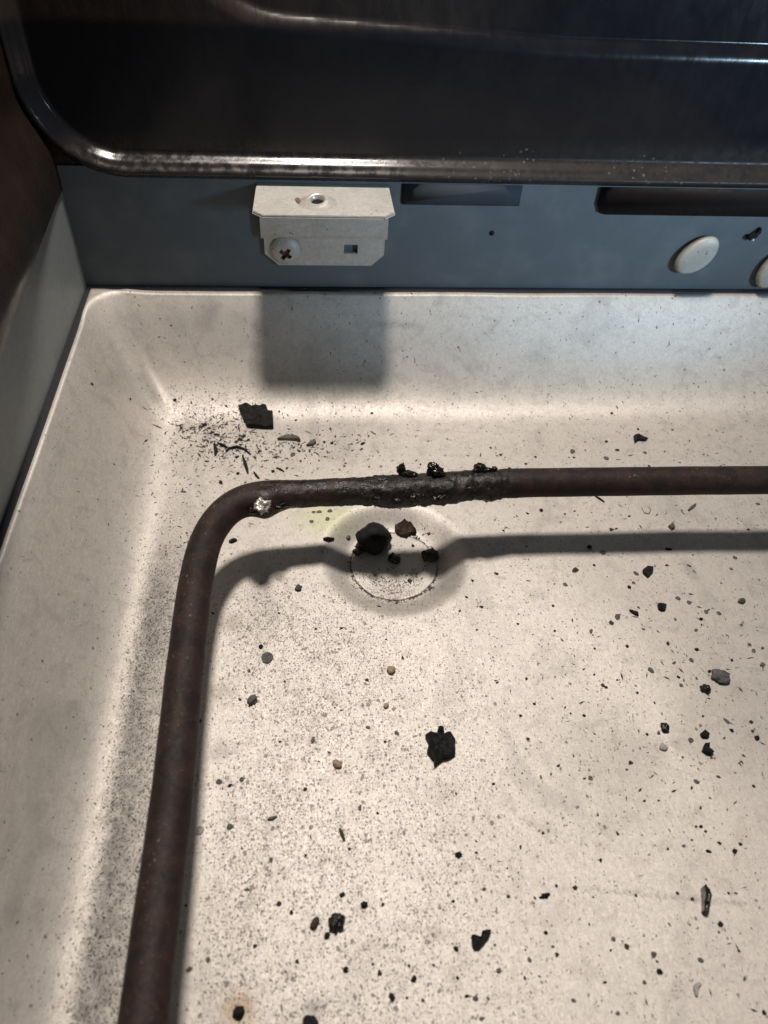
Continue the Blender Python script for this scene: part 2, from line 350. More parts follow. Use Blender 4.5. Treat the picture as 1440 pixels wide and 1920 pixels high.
# ------------------------------------------------------------------ back wall
YW = 229.8
bm = bmesh.new(); prism(bm, [(-73.4, 14), (236, 14), (236, 75), (-73.4, 75)], 'y', YW, YW + 1.2)
wall = bm_obj('oven_back_wall', bm, M_STRIP)
tag(wall, 'back wall with slate blue lower strip below a rolled black enamel rim', 'oven wall')
def sdrr(x, z, xl, zb, r):
    """signed distance (positive inside) to a rounded corner shape open to the right and up"""
    dx = xl + r - x; dz = zb + r - z
    outside = np.hypot(np.maximum(dx, 0), np.maximum(dz, 0)); inner = np.minimum(np.maximum(dx, dz), 0)
    return r - outside - inner
def fback(i, j):
    x = -79.6 + 315.6 * i / (NBX - 1); z = 70.2 + 99.8 * (j / (NBZ - 1)) ** 1.25
    sd = sdrr(x, z, -77.5, 74.6, 25.0)
    y = 1.0 - 2.6 * np.exp(-((sd + 0.6) / 1.7) ** 2) - 0.9 * np.exp(-((sd - 1.9) / 0.9) ** 2) + 2.2 * sstep(0.2, 4.2, sd)
    zb2 = 108.6 + 3.6 * np.clip((70 - x) / 75, 0, 1.2)
    sd2 = sdrr(x, z, -40.0, zb2, 34.0)
    y = y + 2.6 * np.clip((sd2 + 3.0) / 4.6, 0, 1) ** 2.2
    return np.stack([x, YW - 0.4 + y, z], 1)
NBX, NBZ = 340, 190
V, Fc = grid(NBX, NBZ, fback)
mesh_obj('rear_panel', V, Fc[:, ::-1], M_ENAMEL, wall)
# dark lip tab under the rim; left strip added as the rim's shadow
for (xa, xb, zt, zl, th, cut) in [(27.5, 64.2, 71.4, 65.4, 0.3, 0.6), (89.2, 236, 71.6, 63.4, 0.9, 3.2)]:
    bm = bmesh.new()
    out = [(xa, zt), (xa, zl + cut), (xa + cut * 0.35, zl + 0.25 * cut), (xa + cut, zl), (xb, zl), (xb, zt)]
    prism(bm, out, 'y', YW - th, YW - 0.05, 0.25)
    bm_obj('lip_and_shadow', bm, M_LIP if xa > 60 else M_RIM_SHADE, wall, True)

# ------------------------------------------------------------------ left wall
bm = bmesh.new()
v = [Vector(p) * MM for p in [(-74.6, -70, 14), (-73.4, -70, 14), (-73.4, YW, 14), (-74.6, YW, 14)]]
lo = [bm.verts.new(p) for p in v]; hi = [bm.verts.new(p + Vector((0, 0, 59 * MM))) for p in v]
bm.faces.new(lo); bm.faces.new(hi)
for q in range(4): bm.faces.new((lo[q], lo[(q + 1) % 4], hi[(q + 1) % 4], hi[q]))
side = bm_obj('oven_side_wall', bm, M_LINER)
tag(side, 'left side wall with plain grey lower liner below brown black enamel', 'oven wall')
def fside(i, j):
    y = -70 + (YW + 3.0 + 70) * j / 119; z = 150 - 82 * (i / 59) ** 0.8
    bul = np.maximum(0, (222 - y) / 80) ** 1.2; bul = bul / (1 + 0.25 * bul)
    sh = sstep(128, 79, z) * 1.0 - 0.55 * np.clip((76.5 - z) / 8.5, 0, 1) ** 2
    x = -78.6 + (5.6 * sstep(95, 76, z)) * (bul > -1) + 9.5 * bul * sh
    return np.stack([x, y, z], 1)
V, Fc = grid(60, 120, fside)
mesh_obj('side_panel', V, Fc, M_BROWN, side)

for own, out in ((wall, [(-73.2, YW + .2), (-73.2, YW - 1.7), (236, YW - 1.7), (236, YW + .2)]), (side, [(-73.6, -70), (-72.1, -70), (-72.1, YW - 1.9), (-73.6, YW - 1.9)])):
    bm = bmesh.new(); prism(bm, out, 'z', 26.0, 36.6, 0.3); bm_obj('gap_shade_strip', bm, M_GAP_SHADE, own, True)  # dark strips added in the pan-to-wall gap to stand for its shade
# ------------------------------------------------------------------ bracket
brk = empty('floor_bracket', (3.3, YW, 45))
tag(brk, 'pale steel L bracket screwed to the back wall under the rim', 'bracket')
def child(o): o.parent = brk; o.matrix_parent_inverse = Matrix.Translation(-Vector((3.3, YW, 45)) * MM); return o
zt = 71.0; yf = 209.4
bm = bmesh.new()
prism(bm, [(-16.3, YW - .1), (-16.7, 212.0), (-13.9, yf), (20.6, yf), (23.6, 212.2), (23.2, YW - .1)], 'z', zt - 0.9, zt, 0.18)
child(bm_obj('top_plate', bm, M_BRK))
# flange with a real square hole
bm = bmesh.new()
zb_ = 45.2; zs = 55.4
xa, xb = -15.2, 22.8
hx0, hx1, hz0, hz1 = 9.9, 14.3, 49.4, 52.4
def quadbox(bm, x0, x1, z0, z1, y0, y1): prism(bm, [(x0, z0), (x1, z0), (x1, z1), (x0, z1)], 'y', y0, y1)
yo = YW - 1.6; yi = YW - 0.35
def plate_with_hole(bm):
    xs = [xa, xa + 4.2, hx0, hx1, xb - 4.0, xb]; zz = [zb_, zb_ + 3.8, hz0, hz1, zs]
    vv = {}
    for s, y in ((0, yo), (1, yi)):
        for i, x in enumerate(xs):
            for j, z in enumerate(zz): vv[s, i, j] = bm.verts.new(Vector((x, y, z)) * MM)
    for s in (0, 1):
        for i in range(5):
            for j in range(4):
                if i == 2 and j == 2: continue
                if j == 0 and i == 0: bm.faces.new((vv[s, 1, 0], vv[s, 1, 1], vv[s, 0, 1])); continue
                if j == 0 and i == 4: bm.faces.new((vv[s, 4, 0], vv[s, 5, 1], vv[s, 4, 1])); continue
                bm.faces.new((vv[s, i, j], vv[s, i + 1, j], vv[s, i + 1, j + 1], vv[s, i, j + 1]))
    edge = [(1, 0), (2, 0), (3, 0), (4, 0), (5, 1), (5, 2), (5, 3), (5, 4), (4, 4), (3, 4), (2, 4), (1, 4), (0, 4), (0, 3), (0, 2), (0, 1)]
    for a, b in zip(edge, edge[1:] + edge[:1]): bm.faces.new((vv[0, a[0], a[1]], vv[0, b[0], b[1]], vv[1, b[0], b[1]], vv[1, a[0], a[1]]))
    hole = [(2, 2), (3, 2), (3, 3), (2, 3)]
    for a, b in zip(hole, hole[1:] + hole[:1]): bm.faces.new((vv[0, a[0], a[1]], vv[0, b[0], b[1]], vv[1, b[0], b[1]], vv[1, a[0], a[1]]))
    bmesh.ops.delete(bm, geom=[v for v in bm.verts if not v.link_faces], context='VERTS')
plate_with_hole(bm)
child(bm_obj('mounting_flange', bm, M_BRK))
bm = bmesh.new()
# upper web: bends forward from the flange to the plate
sec = [(YW - 2.2, 54.6), (YW - 2.9, 56.0), (YW - 3.0, 62), (YW - 3.0, 69.9)]
xw0, xw1 = -16.0, 23.5
rows = []
for (yy, zz) in sec: rows.append([bm.verts.new(Vector(p) * MM) for p in [(xw0, yy, zz), (xw1, yy, zz), (xw1, yy + 1.0, zz), (xw0, yy + 1.0, zz)]])
for a, b in zip(rows, rows[1:]):
    for q in range(4): bm.faces.new((a[q], a[(q + 1) % 4], b[(q + 1) % 4], b[q]))
bm.faces.new(rows[0]); bm.faces.new(rows[-1])
child(bm_obj('upper_web', bm, M_BRK))
# screw with cross recess
sx, sz = -8.6, 50.6
bm = bmesh.new(); nr, na = 26, 64; R = 4.7
cent = bm.verts.new(Vector((sx, yo - 2.4 + 1.6, sz)) * MM); rows = []
for r in range(1, nr + 1):
    row = []
    for a in range(na):
        th = a * math.tau / na; rad = R * r / nr; x = rad * math.cos(th); z = rad * math.sin(th)
        d = 2.4 * math.sqrt(max(0, 1 - (rad / (R * 1.02)) ** 2))
        ca, sa = math.cos(0.95), math.sin(0.95); u, v_ = (x - 0.0) * ca + (z + 0.5) * sa, -(x - 0.0) * sa + (z + 0.5) * ca
        arm = (abs(u) < 2.0 and abs(v_) < 0.55) or (abs(v_) < 2.0 and abs(u) < 0.55) or (abs(u) + abs(v_) < 1.5)
        if arm: d -= 1.5
        row.append((bm.verts.new(Vector((sx + x, yo - d, sz + z)) * MM), arm))
    rows.append(row)
for a in range(na): f = bm.faces.new((cent, rows[0][a][0], rows[0][(a + 1) % na][0])); f.material_index = 1
for q in range(nr - 1):
    for a in range(na):
        b = (a + 1) % na; quad = (rows[q][a], rows[q + 1][a], rows[q + 1][b], rows[q][b])
        f = bm.faces.new([t[0] for t in quad]); f.material_index = 1 if any(t[1] for t in quad) else 0; f.smooth = f.material_index == 0
child(bm_obj('screw', bm, [M_BRK, M_RUST]))
# pressed nib with a torn hole in the plate
bm = bmesh.new(); rows = []
cx, cy = 1.6, 217.6
for r, h in [(5.2, 0.0), (4.6, 0.10), (4.0, 0.45), (3.3, 1.0), (2.7, 1.35), (2.2, 1.4), (1.9, 1.1), (1.7, 0.3), (1.6, -0.4)]:
    rows.append([bm.verts.new(Vector((cx + r * 1.12 * math.cos(a * math.tau / 40), cy + r * 0.95 * math.sin(a * math.tau / 40), zt + 0.02 + h * (0.75 + 0.45 * math.sin(a * math.tau / 40 + .4)))) * MM) for a in range(40)])
for q in range(len(rows) - 1):
    for a in range(40): bm.faces.new((rows[q][a], rows[q][(a + 1) % 40], rows[q + 1][(a + 1) % 40], rows[q + 1][a]))
child(bm_obj('pressed_nib', bm, M_NIB, None, True))
bm = bmesh.new()
prism(bm, [(cx + 1.75 * math.cos(a * .5236) * (1 + .2 * math.sin(a * 2.1)), cy - 0.2 + 1.5 * math.sin(a * .5236)) for a in range(12)], 'z', zt + 0.02, zt + 0.30)
child(bm_obj('torn_hole', bm, M_CHAR))
bm = bmesh.new()
prism(bm, [(-4.4, 217.2), (-3.7, 216.3), (-3.2, 217.6), (-3.4, 219.2), (-4.3, 220.1), (-4.9, 219.0)], 'z', zt + 0.01, zt + 0.28)
child(bm_obj('rust_chip', bm, M_RUST))

# ------------------------------------------------------------------ ceramic buttons, tab, rivet hole
def button(px, py, rot, lx, lz, label):
    p = on_y(px, py, YW - 2.5)
    bm = bmesh.new(); rows = []
    for r, d in [(0.86, 0.0), (1.0, 0.7), (1.03, 1.6), (1.0, 2.4), (0.94, 2.95), (0.84, 3.3), (0.6, 3.55), (0.3, 3.65)]:
        row = []
        for a in range(44):
            th = a * math.tau / 44; wob = 1 + 0.02 * math.sin(2 * th + 1) + 0.015 * math.sin(3 * th)
            u, v_ = r * lx * wob * math.cos(th), r * lz * wob * math.sin(th)
            row.append(bm.verts.new(Vector((u * math.cos(rot) - v_ * math.sin(rot), -d, u * math.sin(rot) + v_ * math.cos(rot))) * MM))
        rows.append(row)
    for q in range(len(rows) - 1):
        for a in range(44): bm.faces.new((rows[q][a], rows[q][(a + 1) % 44], rows[q + 1][(a + 1) % 44], rows[q + 1][a]))
    bm.faces.new(rows[-1]); bm.faces.new(rows[0])
    o = bm_obj('ceramic_button', bm, M_CERA, None, True); o.location = Vector((p[0], YW - 0.05, p[2])) * MM
    tag(o, label, 'button', 'ceramic buttons on the back wall')
    bm = bmesh.new(); bmesh.ops.create_uvsphere(bm, u_segments=10, v_segments=6, radius=0.45 * MM, matrix=Matrix.Translation(Vector((1.9, -3.5, 1.6)) * MM) @ Matrix.Scale(0.4, 4, (0, 1, 0)))
    if px < 1400: bm_obj('burn_mark', bm, M_CHARB, o, True)
    else: bm.free()
button(1308, 481, 0.80, 7.3, 5.1, 'whole cream oval ceramic button on the slate back wall')
button(1452, 508, 1.25, 6.6, 4.6, 'cream ceramic button cut off by the right edge of the picture')
p = on_y(1413, 442, YW - 1)
bm = bmesh.new()
def tubebm(bm, path, rad, n=6):
    path = [Vector(q) for q in path]; rows = []
    for i, q in enumerate(path):
        t = (path[min(i + 1, len(path) - 1)] - path[max(i - 1, 0)]).normalized()
        a = t.cross(Vector((0, 0, 1)) if abs(t.z) < 0.9 else Vector((1, 0, 0))).normalized(); b = t.cross(a)
        r = rad(i / (len(path) - 1)) if callable(rad) else rad
        rows.append([bm.verts.new((q + (a * math.cos(k * math.tau / n) + b * math.sin(k * math.tau / n)) * r) * MM) for k in range(n)])
    for u, v_ in zip(rows, rows[1:]):
        for k in range(n): bm.faces.new((u[k], u[(k + 1) % n], v_[(k + 1) % n], v_[k]))
    bm.faces.new(rows[0]); bm.faces.new(rows[-1])
tubebm(bm, [(1.6, 0, 2.0), (1.3, -1.0, 1.4), (0.2, -1.8, 0.2), (-1.2, -1.6, -0.6), (-1.9, -0.4, -0.4)], 0.75)
o = bm_obj('bent_tab', bm, M_CHAR, None, True); o.location = Vector((p[0], YW, p[2])) * MM
tag(o, 'tiny dark bent metal hook sticking out between the two ceramic buttons', 'hook')
bm = bmesh.new(); bmesh.ops.create_uvsphere(bm, u_segments=10, v_segments=6, radius=0.55 * MM, matrix=Matrix.Translation(Vector((-0.3, -1.9, -0.9)) * MM)); bm_obj('painted_glint', bm, M_NIB, o, True)  # glint on the hook, added as a small pale ball
p = on_y(922, 437, YW)
bm = bmesh.new(); bmesh.ops.create_uvsphere(bm, u_segments=12, v_segments=8, radius=0.85 * MM, matrix=Matrix.Scale(0.35, 4, (0, 1, 0)))
o = bm_obj('pin_head', bm, M_CHAR, None, True); o.location = Vector((p[0], YW - 0.1, p[2])) * MM
tag(o, 'tiny dark pin head on the bare slate strip right of the bracket', 'pin')

# ------------------------------------------------------------------ heating element
HT = 27.0; TR = 4.0
cl = []
for y in np.linspace(-70, 112, 60): cl.append((-29.2 + 0.25 * math.sin(y * 0.03) + 0.12 * math.sin(y * 0.11 + 1), y, HT + 0.15 * math.sin(y * 0.07)))
ctrl = [(374, 1058, HT), (385, 1018, HT), (402, 984, HT), (428, 955, HT), (462, 936, HT), (505, 928, HT - .2), (560, 926, HT - .6), (630, 922.5, HT - 1), (700, 919, HT - 1), (800, 914, HT - .7), (880, 909.5, HT - .3), (960, 906, HT), (1080, 904, HT), (1200, 902.5, HT), (1320, 901, HT), (1440, 900, HT)]
for (px, py, z) in ctrl: cl.append(tuple(on_z(px, py, z)))
cl.append((170.0, cl[-1][1] + .2, HT)); cl.append((236.0, cl[-1][1] + .3, HT))
cl = np.array(cl)
# resample a Catmull-Rom spline
dense = []
for i in range(len(cl) - 1):
    p0, p1, p2, p3 = cl[max(i - 1, 0)], cl[i], cl[i + 1], cl[min(i + 2, len(cl) - 1)]
    n = max(2, int(np.linalg.norm(p2 - p1) / 0.5))
    for s in range(n):
        t = s / n; dense.append(0.5 * (2 * p1 + (p2 - p0) * t + (2 * p0 - 5 * p1 + 4 * p2 - p3) * t * t + (3 * p1 - p0 - 3 * p2 + p3) * t ** 3))
dense = np.array(dense)
for _ in range(30): dense[1:-1] = 0.25 * dense[:-2] + 0.5 * dense[1:-1] + 0.25 * dense[2:]
tang = np.gradient(dense, axis=0); tang /= np.linalg.norm(tang, axis=1)[:, None]
up = np.array([0, 0, 1.0]); sidev = np.cross(tang, up); sidev /= np.linalg.norm(sidev, axis=1)[:, None]; upv = np.cross(sidev, tang)
NA = 40
verts = []
def g(x, c, w): return math.exp(-((x - c) / w) ** 2)
for i, p in enumerate(dense):
    bx = p[0] if p[1] > 128 else -99
    burn = float(sstep(-14, -4, bx) * (1 - sstep(50, 56, bx))) if p[1] > 128 else 0.0
    for a in range(NA):
        th = a * math.tau / NA
        n = sidev[i] * math.cos(th) + upv[i] * math.sin(th)
        fr = max(0, n[1] * -0.75 + n[2] * -0.1)      # faces the viewer's side
        r = TR * (1 + 0.006 * math.sin(i * 0.21 + a))
        q = Vector(p + n * TR)
        nn = noise.noise(q * 0.35) * 0.35 + noise.noise(q * 0.9) * 0.28 + abs(noise.noise(q * 1.9)) * 0.3
        r -= 0.35 * burn * (1 if bx < 15 else 0.3)
        r += burn * nn * (0.7 + 1.3 * fr) * (0.35 + 0.65 * float(sstep(0, 16, bx)))
        r += fr * (3.3 * g(bx, -14.5, 4.4) + 1.9 * g(bx, 21, 8) + 1.5 * g(bx, 35, 5) + 0.9 * g(bx, 46, 4)) if p[1] > 128 else 0
        r += burn * max(0, n[2]) * 0.25 * noise.noise(q * 1.4)
        verts.append(p + n * r)
nd = len(dense); fs = []
for i in range(nd - 1):
    for a in range(NA): b = (a + 1) % NA; fs.append((i * NA + a, i * NA + b, (i + 1) * NA + b, (i + 1) * NA + a))
el = empty('heating_element', (-29.2, 100, 0))
tag(el, 'dark brown tubular bake element bent round a corner with a burnt, blistered stretch', 'heating element')
def echild(o): o.parent = el; o.matrix_parent_inverse = Matrix.Translation(-Vector((-29.2, 100, 0)) * MM); return o
echild(mesh_obj('tube', verts, fs, M_TUBE))

def blob_bm(bm, cen, rx, ry, rz, amp, seed, sub=3, freq=1.0):
    r = bmesh.ops.create_icosphere(bm, subdivisions=sub, radius=1.0)
    for v_ in r['verts']:
        d = v_.co.normalized(); k = 1 + amp * noise.noise(d * 1.7 * freq + Vector((seed, seed * .7, 0))) + amp * 0.5 * noise.noise(d * 4.1 * freq + Vector((seed, 3, 1)))
        v_.co = (Vector((d.x * rx, d.y * ry, d.z * rz)) * k + Vector(cen)) * MM
# ragged crust along the burst
bm = bmesh.new()
for q in range(34):
    px = rng.uniform(700, 930); z = HT - rng.uniform(-1.0, 2.2); py = np.interp(px, [690, 740, 800, 860, 940], [937, 941, 938, 932, 927]) - rng.uniform(0, 9)
    c = on_z(px, py, z); blob_bm(bm, c, rng.uniform(.8, 2.1), rng.uniform(.6, 1.1), rng.uniform(.6, 1.2), 0.6, q * 1.3, 3)
echild(bm_obj('burnt_crust', bm, M_CRUST, None, True)); bm = bmesh.new()
for q in range(22):
    px = rng.uniform(465, 545); py = np.interp(px, [465, 545], [957, 938]) + rng.uniform(-8, 8); c = on_z(px, py, HT + rng.uniform(-.5, 1.6)); blob_bm(bm, c, rng.uniform(.6, 1.3), rng.uniform(.5, 1.0), rng.uniform(.5, .9), 0.5, 50 + q, 2)
echild(bm_obj('burnt_crust', bm, M_CRUST, None, True))
# weld-like fused bead
bm = bmesh.new(); c = on_z(492, 948, HT + 3.0); blob_bm(bm, c, 1.7, 1.9, 1.5, 0.75, 4.9, 4)
echild(bm_obj('fused_bead', bm, M_BEAD, None, True))
# tar blisters standing on the tube
def blister(parts):
    bm = bmesh.new()
    for (px, py, z, rx, ry, rz, sd) in parts:
        blob_bm(bm, on_z(px, py, z), rx, ry, rz, 0.55, sd, 3, 1.2)
    echild(bm_obj('tar_blister', bm, M_TAR, None, True))
blister([(753, 880, HT + 4.0, 1.2, 1.0, 1.9, 1), (765, 888, HT + 3.6, 1.5, 1.0, .8, 2), (776, 889, HT + 3.4, 1.0, .8, .5, 2.5)])
blister([(812, 874, HT + 5.4, 1.5, 1.0, 1.1, 3), (819, 884, HT + 4.3, 1.7, 1.2, 1.2, 4), (806, 884, HT + 3.8, .9, .8, .8, 5), (826, 888, HT + 3.8, 1.3, .9, .7, 5.5)])
blister([(900, 877, HT + 4.2, 1.5, 1.1, 1.2, 6), (912, 881, HT + 3.9, 1.2, .9, .8, 7), (926, 880, HT + 3.9, .9, .8, .9, 8), (892, 882, HT + 3.7, .9, .8, .7, 9)])

# ------------------------------------------------------------------ debris
def normal_at(x, y):
    e = 0.5
    return Vector((-(height(x + e, y) - height(x - e, y)) / (2 * e), -(height(x, y + e) - height(x, y - e)) / (2 * e), 1)).normalized()
def flake(name, outline, mat, thick, label, cat, curl=0.6, group=None, rough=0.5, seed=0, lift=0.0):
    """outline in photo pixels, laid on the pan under it; ragged edge, uneven top, real thickness"""
    P = [on_floor(*q) for q in outline]
    cen = np.mean(P, axis=0); pts = []
    for a, b in zip(P, P[1:] + P[:1]):
        L = np.linalg.norm(b - a); n = max(2, int(L / 0.7))
        for s in range(n):
            q = a + (b - a) * s / n; j = Vector((q[0] * 0.9 + seed, q[1] * 0.9, 0))
            pts.append(q + np.array([noise.noise(j), noise.noise(j + Vector((9, 9, 9))), 0]) * rough * 0.35)
    n = len(pts); bm = bmesh.new(); rows = []
    def zf(q): return float(height(q[0], q[1]))
    for f, top in ((0.97, 0), (1.0, 0.5), (0.97, 1.0), (0.86, 1.0), (0.72, 1.0), (0.56, 1.0), (0.4, 1.0), (0.25, 1.0), (0.12, 1.0)):
        row = []
        for q in pts:
            xy = cen + (q - cen) * f; edge = f ** 2
            j = Vector((xy[0] * 0.6 + seed, xy[1] * 0.6, seed))
            base = zf(xy) - cen[2] + 0.03 + lift + (curl * edge * (0.5 + noise.noise(Vector((xy[0] * .25, xy[1] * .25, seed)))) if top or f < 1 else 0)
            z = base + thick * top * (0.85 + 0.55 * noise.noise(j * 0.8) + 0.35 * abs(noise.noise(j * 1.7)) + 0.2 * noise.noise(j * 3.6))
            if top == 0: z = zf(xy) - cen[2] + 0.02 + lift
            row.append(bm.verts.new(Vector((xy[0] - cen[0], xy[1] - cen[1], z)) * MM))
        rows.append(row)
    for a, b in zip(rows, rows[1:]):
        for k in range(n): bm.faces.new((a[k], a[(k + 1) % n], b[(k + 1) % n], b[k]))
    c = bm.verts.new(Vector((0, 0, sum(v_.co.z for v_ in rows[-1]) / n / MM)) * MM)
    for k in range(n): bm.faces.new((rows[-1][k], rows[-1][(k + 1) % n], c))
    bm.faces.new(list(reversed(rows[0])))
    o = bm_obj(name, bm, mat, None, True); o.location = Vector(cen) * MM
    o.data.set_sharp_from_angle(angle=math.radians(38))
    return tag(o, label, cat, group)
def sliver(name, path, r, mat, label, cat, group=None, lift=0.25):
    P = [on_floor(*q) for q in path]; cen = P[0]
    bm = bmesh.new(); L = []
    for a, b in zip(P, P[1:]):
        for s in range(3): L.append(a + (b - a) * s / 3)
    L.append(P[-1])
    L = [(q[0] - cen[0], q[1] - cen[1], float(height(q[0], q[1])) - cen[2] + lift * r + 0.5 * r * (1 + noise.noise(Vector(q)))) for q in L]
    tubebm(bm, L, lambda t: r * (0.45 + 0.75 * math.sin(math.pi * min(max(t, .08), .92))), 6)
    o = bm_obj(name, bm, mat, None, False); o.location = Vector(cen) * MM
    return tag(o, label, cat, group)
def lump(name, px, py, wpx, hpx, mat, label, cat, group=None, flat=0.7, amp=0.35, seed=0, sub=3, smooth=True):
    p = on_floor(px, py); d = abs((RM.T @ (p - np.array([0, 0, H])))[2]); rx = wpx / 2 * d / F; ry = hpx / 2 * d / F / 0.85
    rz = min(rx, ry) * flat
    bm = bmesh.new(); blob_bm(bm, (0, 0, rz * 0.8), rx, ry, rz, amp, seed, sub)
    o = bm_obj(name, bm, mat, None, smooth); o.location = Vector(p) * MM; o.rotation_euler = normal_at(p[0], p[1]).to_track_quat('Z', 'Y').to_euler()
    return tag(o, label, cat, group)

flake('char_flake', [(447, 765), (463, 761), (475, 766), (500, 765), (503, 774), (512, 777), (513, 805), (500, 806), (464, 803), (455, 785)], M_CHAR, 1.6, 'large black charred flake lying at the foot of the back slope', 'char flake', 0.5, seed=1)
flake('char_flake', [(797, 1383), (806, 1376), (818, 1378), (822, 1366), (830, 1369), (832, 1381), (843, 1380), (852, 1392), (853, 1418), (842, 1424), (830, 1425), (814, 1440), (812, 1428), (800, 1412), (803, 1397)], M_CHAR, 1.7, 'large black charred flake alone in the middle of the pan floor', 'char flake', 0.7, seed=2)
flake('char_flake', [(882, 1757), (890, 1755), (902, 1760), (903, 1748), (912, 1744), (920, 1746), (914, 1758), (897, 1780), (888, 1782), (884, 1776)], M_CHAR, 1.2, 'hooked black flake with a raised pale tail near the front edge', 'char flake', 0.6, seed=3)
flake('char_flake', [(1313, 1668), (1318, 1662), (1325, 1672), (1327, 1700), (1322, 1712), (1315, 1711), (1315, 1690)], M_TAR, 2.0, 'narrow glossy black flake standing upright at the right', 'char flake', 0.2, rough=0.8, seed=4)
flake('char_flake', [(1187, 819), (1196, 817), (1205, 822), (1214, 825), (1208, 828), (1194, 827), (1189, 832)], M_CHAR, 0.9, 'small black flake with a pointed tail behind the straight tube', 'char flake', 0.3, seed=5)
flake('char_flake', [(1204, 1071), (1212, 1066), (1223, 1067), (1223, 1074), (1213, 1084), (1205, 1077)], M_CHAR, 1.1, 'five-sided black chip in front of the tube shadow', 'char flake', 0.2, seed=6)
flake('char_flake', [(1232, 1135), (1238, 1134), (1249, 1137), (1246, 1146), (1239, 1147), (1233, 1143)], M_CHAR, 1.0, 'black chip just below and right of the five-sided chip', 'char flake', 0.2, seed=7)
flake('char_flake', [(1312, 1377), (1319, 1372), (1329, 1379), (1326, 1386), (1315, 1384)], M_CHAR, 0.9, 'flat oblong black chip, upper one of the pair at the right', 'char flake', 0.2, seed=8)
flake('char_flake', [(1319, 1396), (1328, 1395), (1329, 1404), (1337, 1412), (1331, 1417), (1322, 1415), (1315, 1410)], M_CHAR, 1.0, 'boot-shaped black chip, lower one of the pair at the right', 'char flake', 0.2, seed=9)
flake('char_flake', [(1252, 989), (1260, 982), (1264, 992), (1258, 994)], M_OLIVE, 1.0, 'greenish black triangular chip between the tube and its shadow', 'char flake', 0.3, seed=10)
flake('char_flake', [(520, 826), (534, 819), (549, 818), (560, 824), (564, 829), (550, 827), (536, 826)], M_OLIVE, 0.8, 'curved olive brown flake below the large flake in the corner', 'char flake', 0.6, seed=11)
flake('char_flake', [(574, 837), (582, 829), (591, 826), (593, 832), (586, 837)], M_OLIVE, 0.7, 'small dark jagged flake right of the curved olive flake', 'char flake', 0.6, seed=12)
flake('char_flake', [(740, 995), (750, 986), (758, 978), (765, 984), (772, 990), (781, 1004), (771, 1003), (762, 1010), (750, 1008), (743, 1003)], M_CHARB, 2.0, 'brown angular chip on the back edge of the round recess', 'char flake', 0.3, seed=13)
flake('char_flake', [(853, 1601), (860, 1599), (867, 1604), (860, 1608), (854, 1606)], M_CHAR, 0.8, 'black wedge crumb below the large middle flake', 'char flake', 0.2, seed=14)
flake('char_flake', [(568, 1911), (575, 1903), (590, 1906), (598, 1918), (594, 1930), (566, 1930)], M_CHAR, 1.0, 'black flake cut off by the bottom edge of the picture', 'char flake', 0.3, seed=15)
flake('char_flake', [(1179, 1146), (1186, 1148), (1195, 1151), (1197, 1156), (1189, 1154)], M_CHAR, 0.7, 'thin black dash-shaped chip left of the black chips', 'char flake', 0.2, seed=16)

lump('burnt_ball', 700, 1024, 58, 56, M_CHAR, 'round black burnt ball sitting in the recess', 'burnt ball', flat=0.9, amp=0.2, seed=2.2)
lump('burnt_lump', 806, 1046, 25, 27, M_CHARB, 'dark rusty lump at the right edge of the round recess', 'burnt lump', seed=3.1, amp=.5)
lump('burnt_lump', 740, 1051, 22, 18, M_CRUST, 'small knobbly black lump in the middle of the recess', 'burnt lump', seed=4.4, amp=.6)
lump('burnt_lump', 672, 1036, 20, 14, M_CHARB, 'small dark lump tucked left of the ball in the recess', 'burnt lump', seed=5.7, amp=.5)
lump('burnt_lump', 631, 1731, 28, 28, M_CRUST, 'knobbly black lump near the front, biggest of three in a cluster', 'burnt lump', seed=6.1, amp=.55)
lump('burnt_lump', 590, 1732, 14, 20, M_CHARB, 'brown bean-shaped bead left of the knobbly front lump', 'burnt lump', seed=7.3, amp=.2)
lump('burnt_lump', 613, 1755, 10, 11, M_CHAR, 'tiny round black bead below the knobbly front lump', 'burnt lump', seed=8.3, amp=.1)
lump('burnt_lump', 448, 1899, 22, 19, M_CHAR, 'black lump inside a brown stain ring at the bottom', 'burnt lump', seed=9.3, amp=.3)
lump('burnt_lump', 1349, 1270, 24, 26, M_ASH, 'grey fibrous ash clump at the right', 'ash clump', seed=10.1, amp=.7, flat=.5)
lump('burnt_lump', 1322, 1293, 17, 14, M_CRUST, 'dark knobbly clump just left of the grey ash clump', 'burnt lump', seed=11.1, amp=.7)
lump('burnt_lump', 1246, 1366, 16, 16, M_CRUST, 'rounded grey black crumb left of the two black chips', 'burnt lump', seed=12.1, amp=.4)
lump('crumb', 733, 1258, 17, 13, M_TAN, 'pale tan pebble-like crumb below the recess', 'crumb', seed=13.1, amp=.25)
lump('crumb', 632, 1434, 15, 17, M_TAN, 'reddish tan rounded crumb left of the large middle flake', 'crumb', seed=14.1, amp=.2)
lump('crumb', 724, 1324, 9, 10, M_TAN, 'smallest tan crumb, above the large middle flake', 'crumb', seed=15.1, amp=.3)
lump('crumb', 473, 1315, 17, 17, M_ASH, 'grey crumbly bit right of the left tube', 'crumb', seed=16.1, amp=.5)
lump('crumb', 560, 1104, 13, 11, M_ASH, 'grey crumb left of the round recess in front of the shadow', 'crumb', seed=17.1, amp=.5)
lump('crumb', 1389, 1128, 15, 9, M_OLIVE, 'olive brown crumb at the right above the chips', 'crumb', seed=18.1, amp=.5)
lump('crumb', 1243, 1402, 15, 11, M_PALE, 'pale elongated ash crumb below the grey black crumb', 'crumb', seed=19.1, amp=.4, flat=.5)
lump('crumb', 437, 1015, 9, 13, M_CHAR, 'black pointed crumb in the inside of the tube bend', 'crumb', seed=20.1, amp=.3)
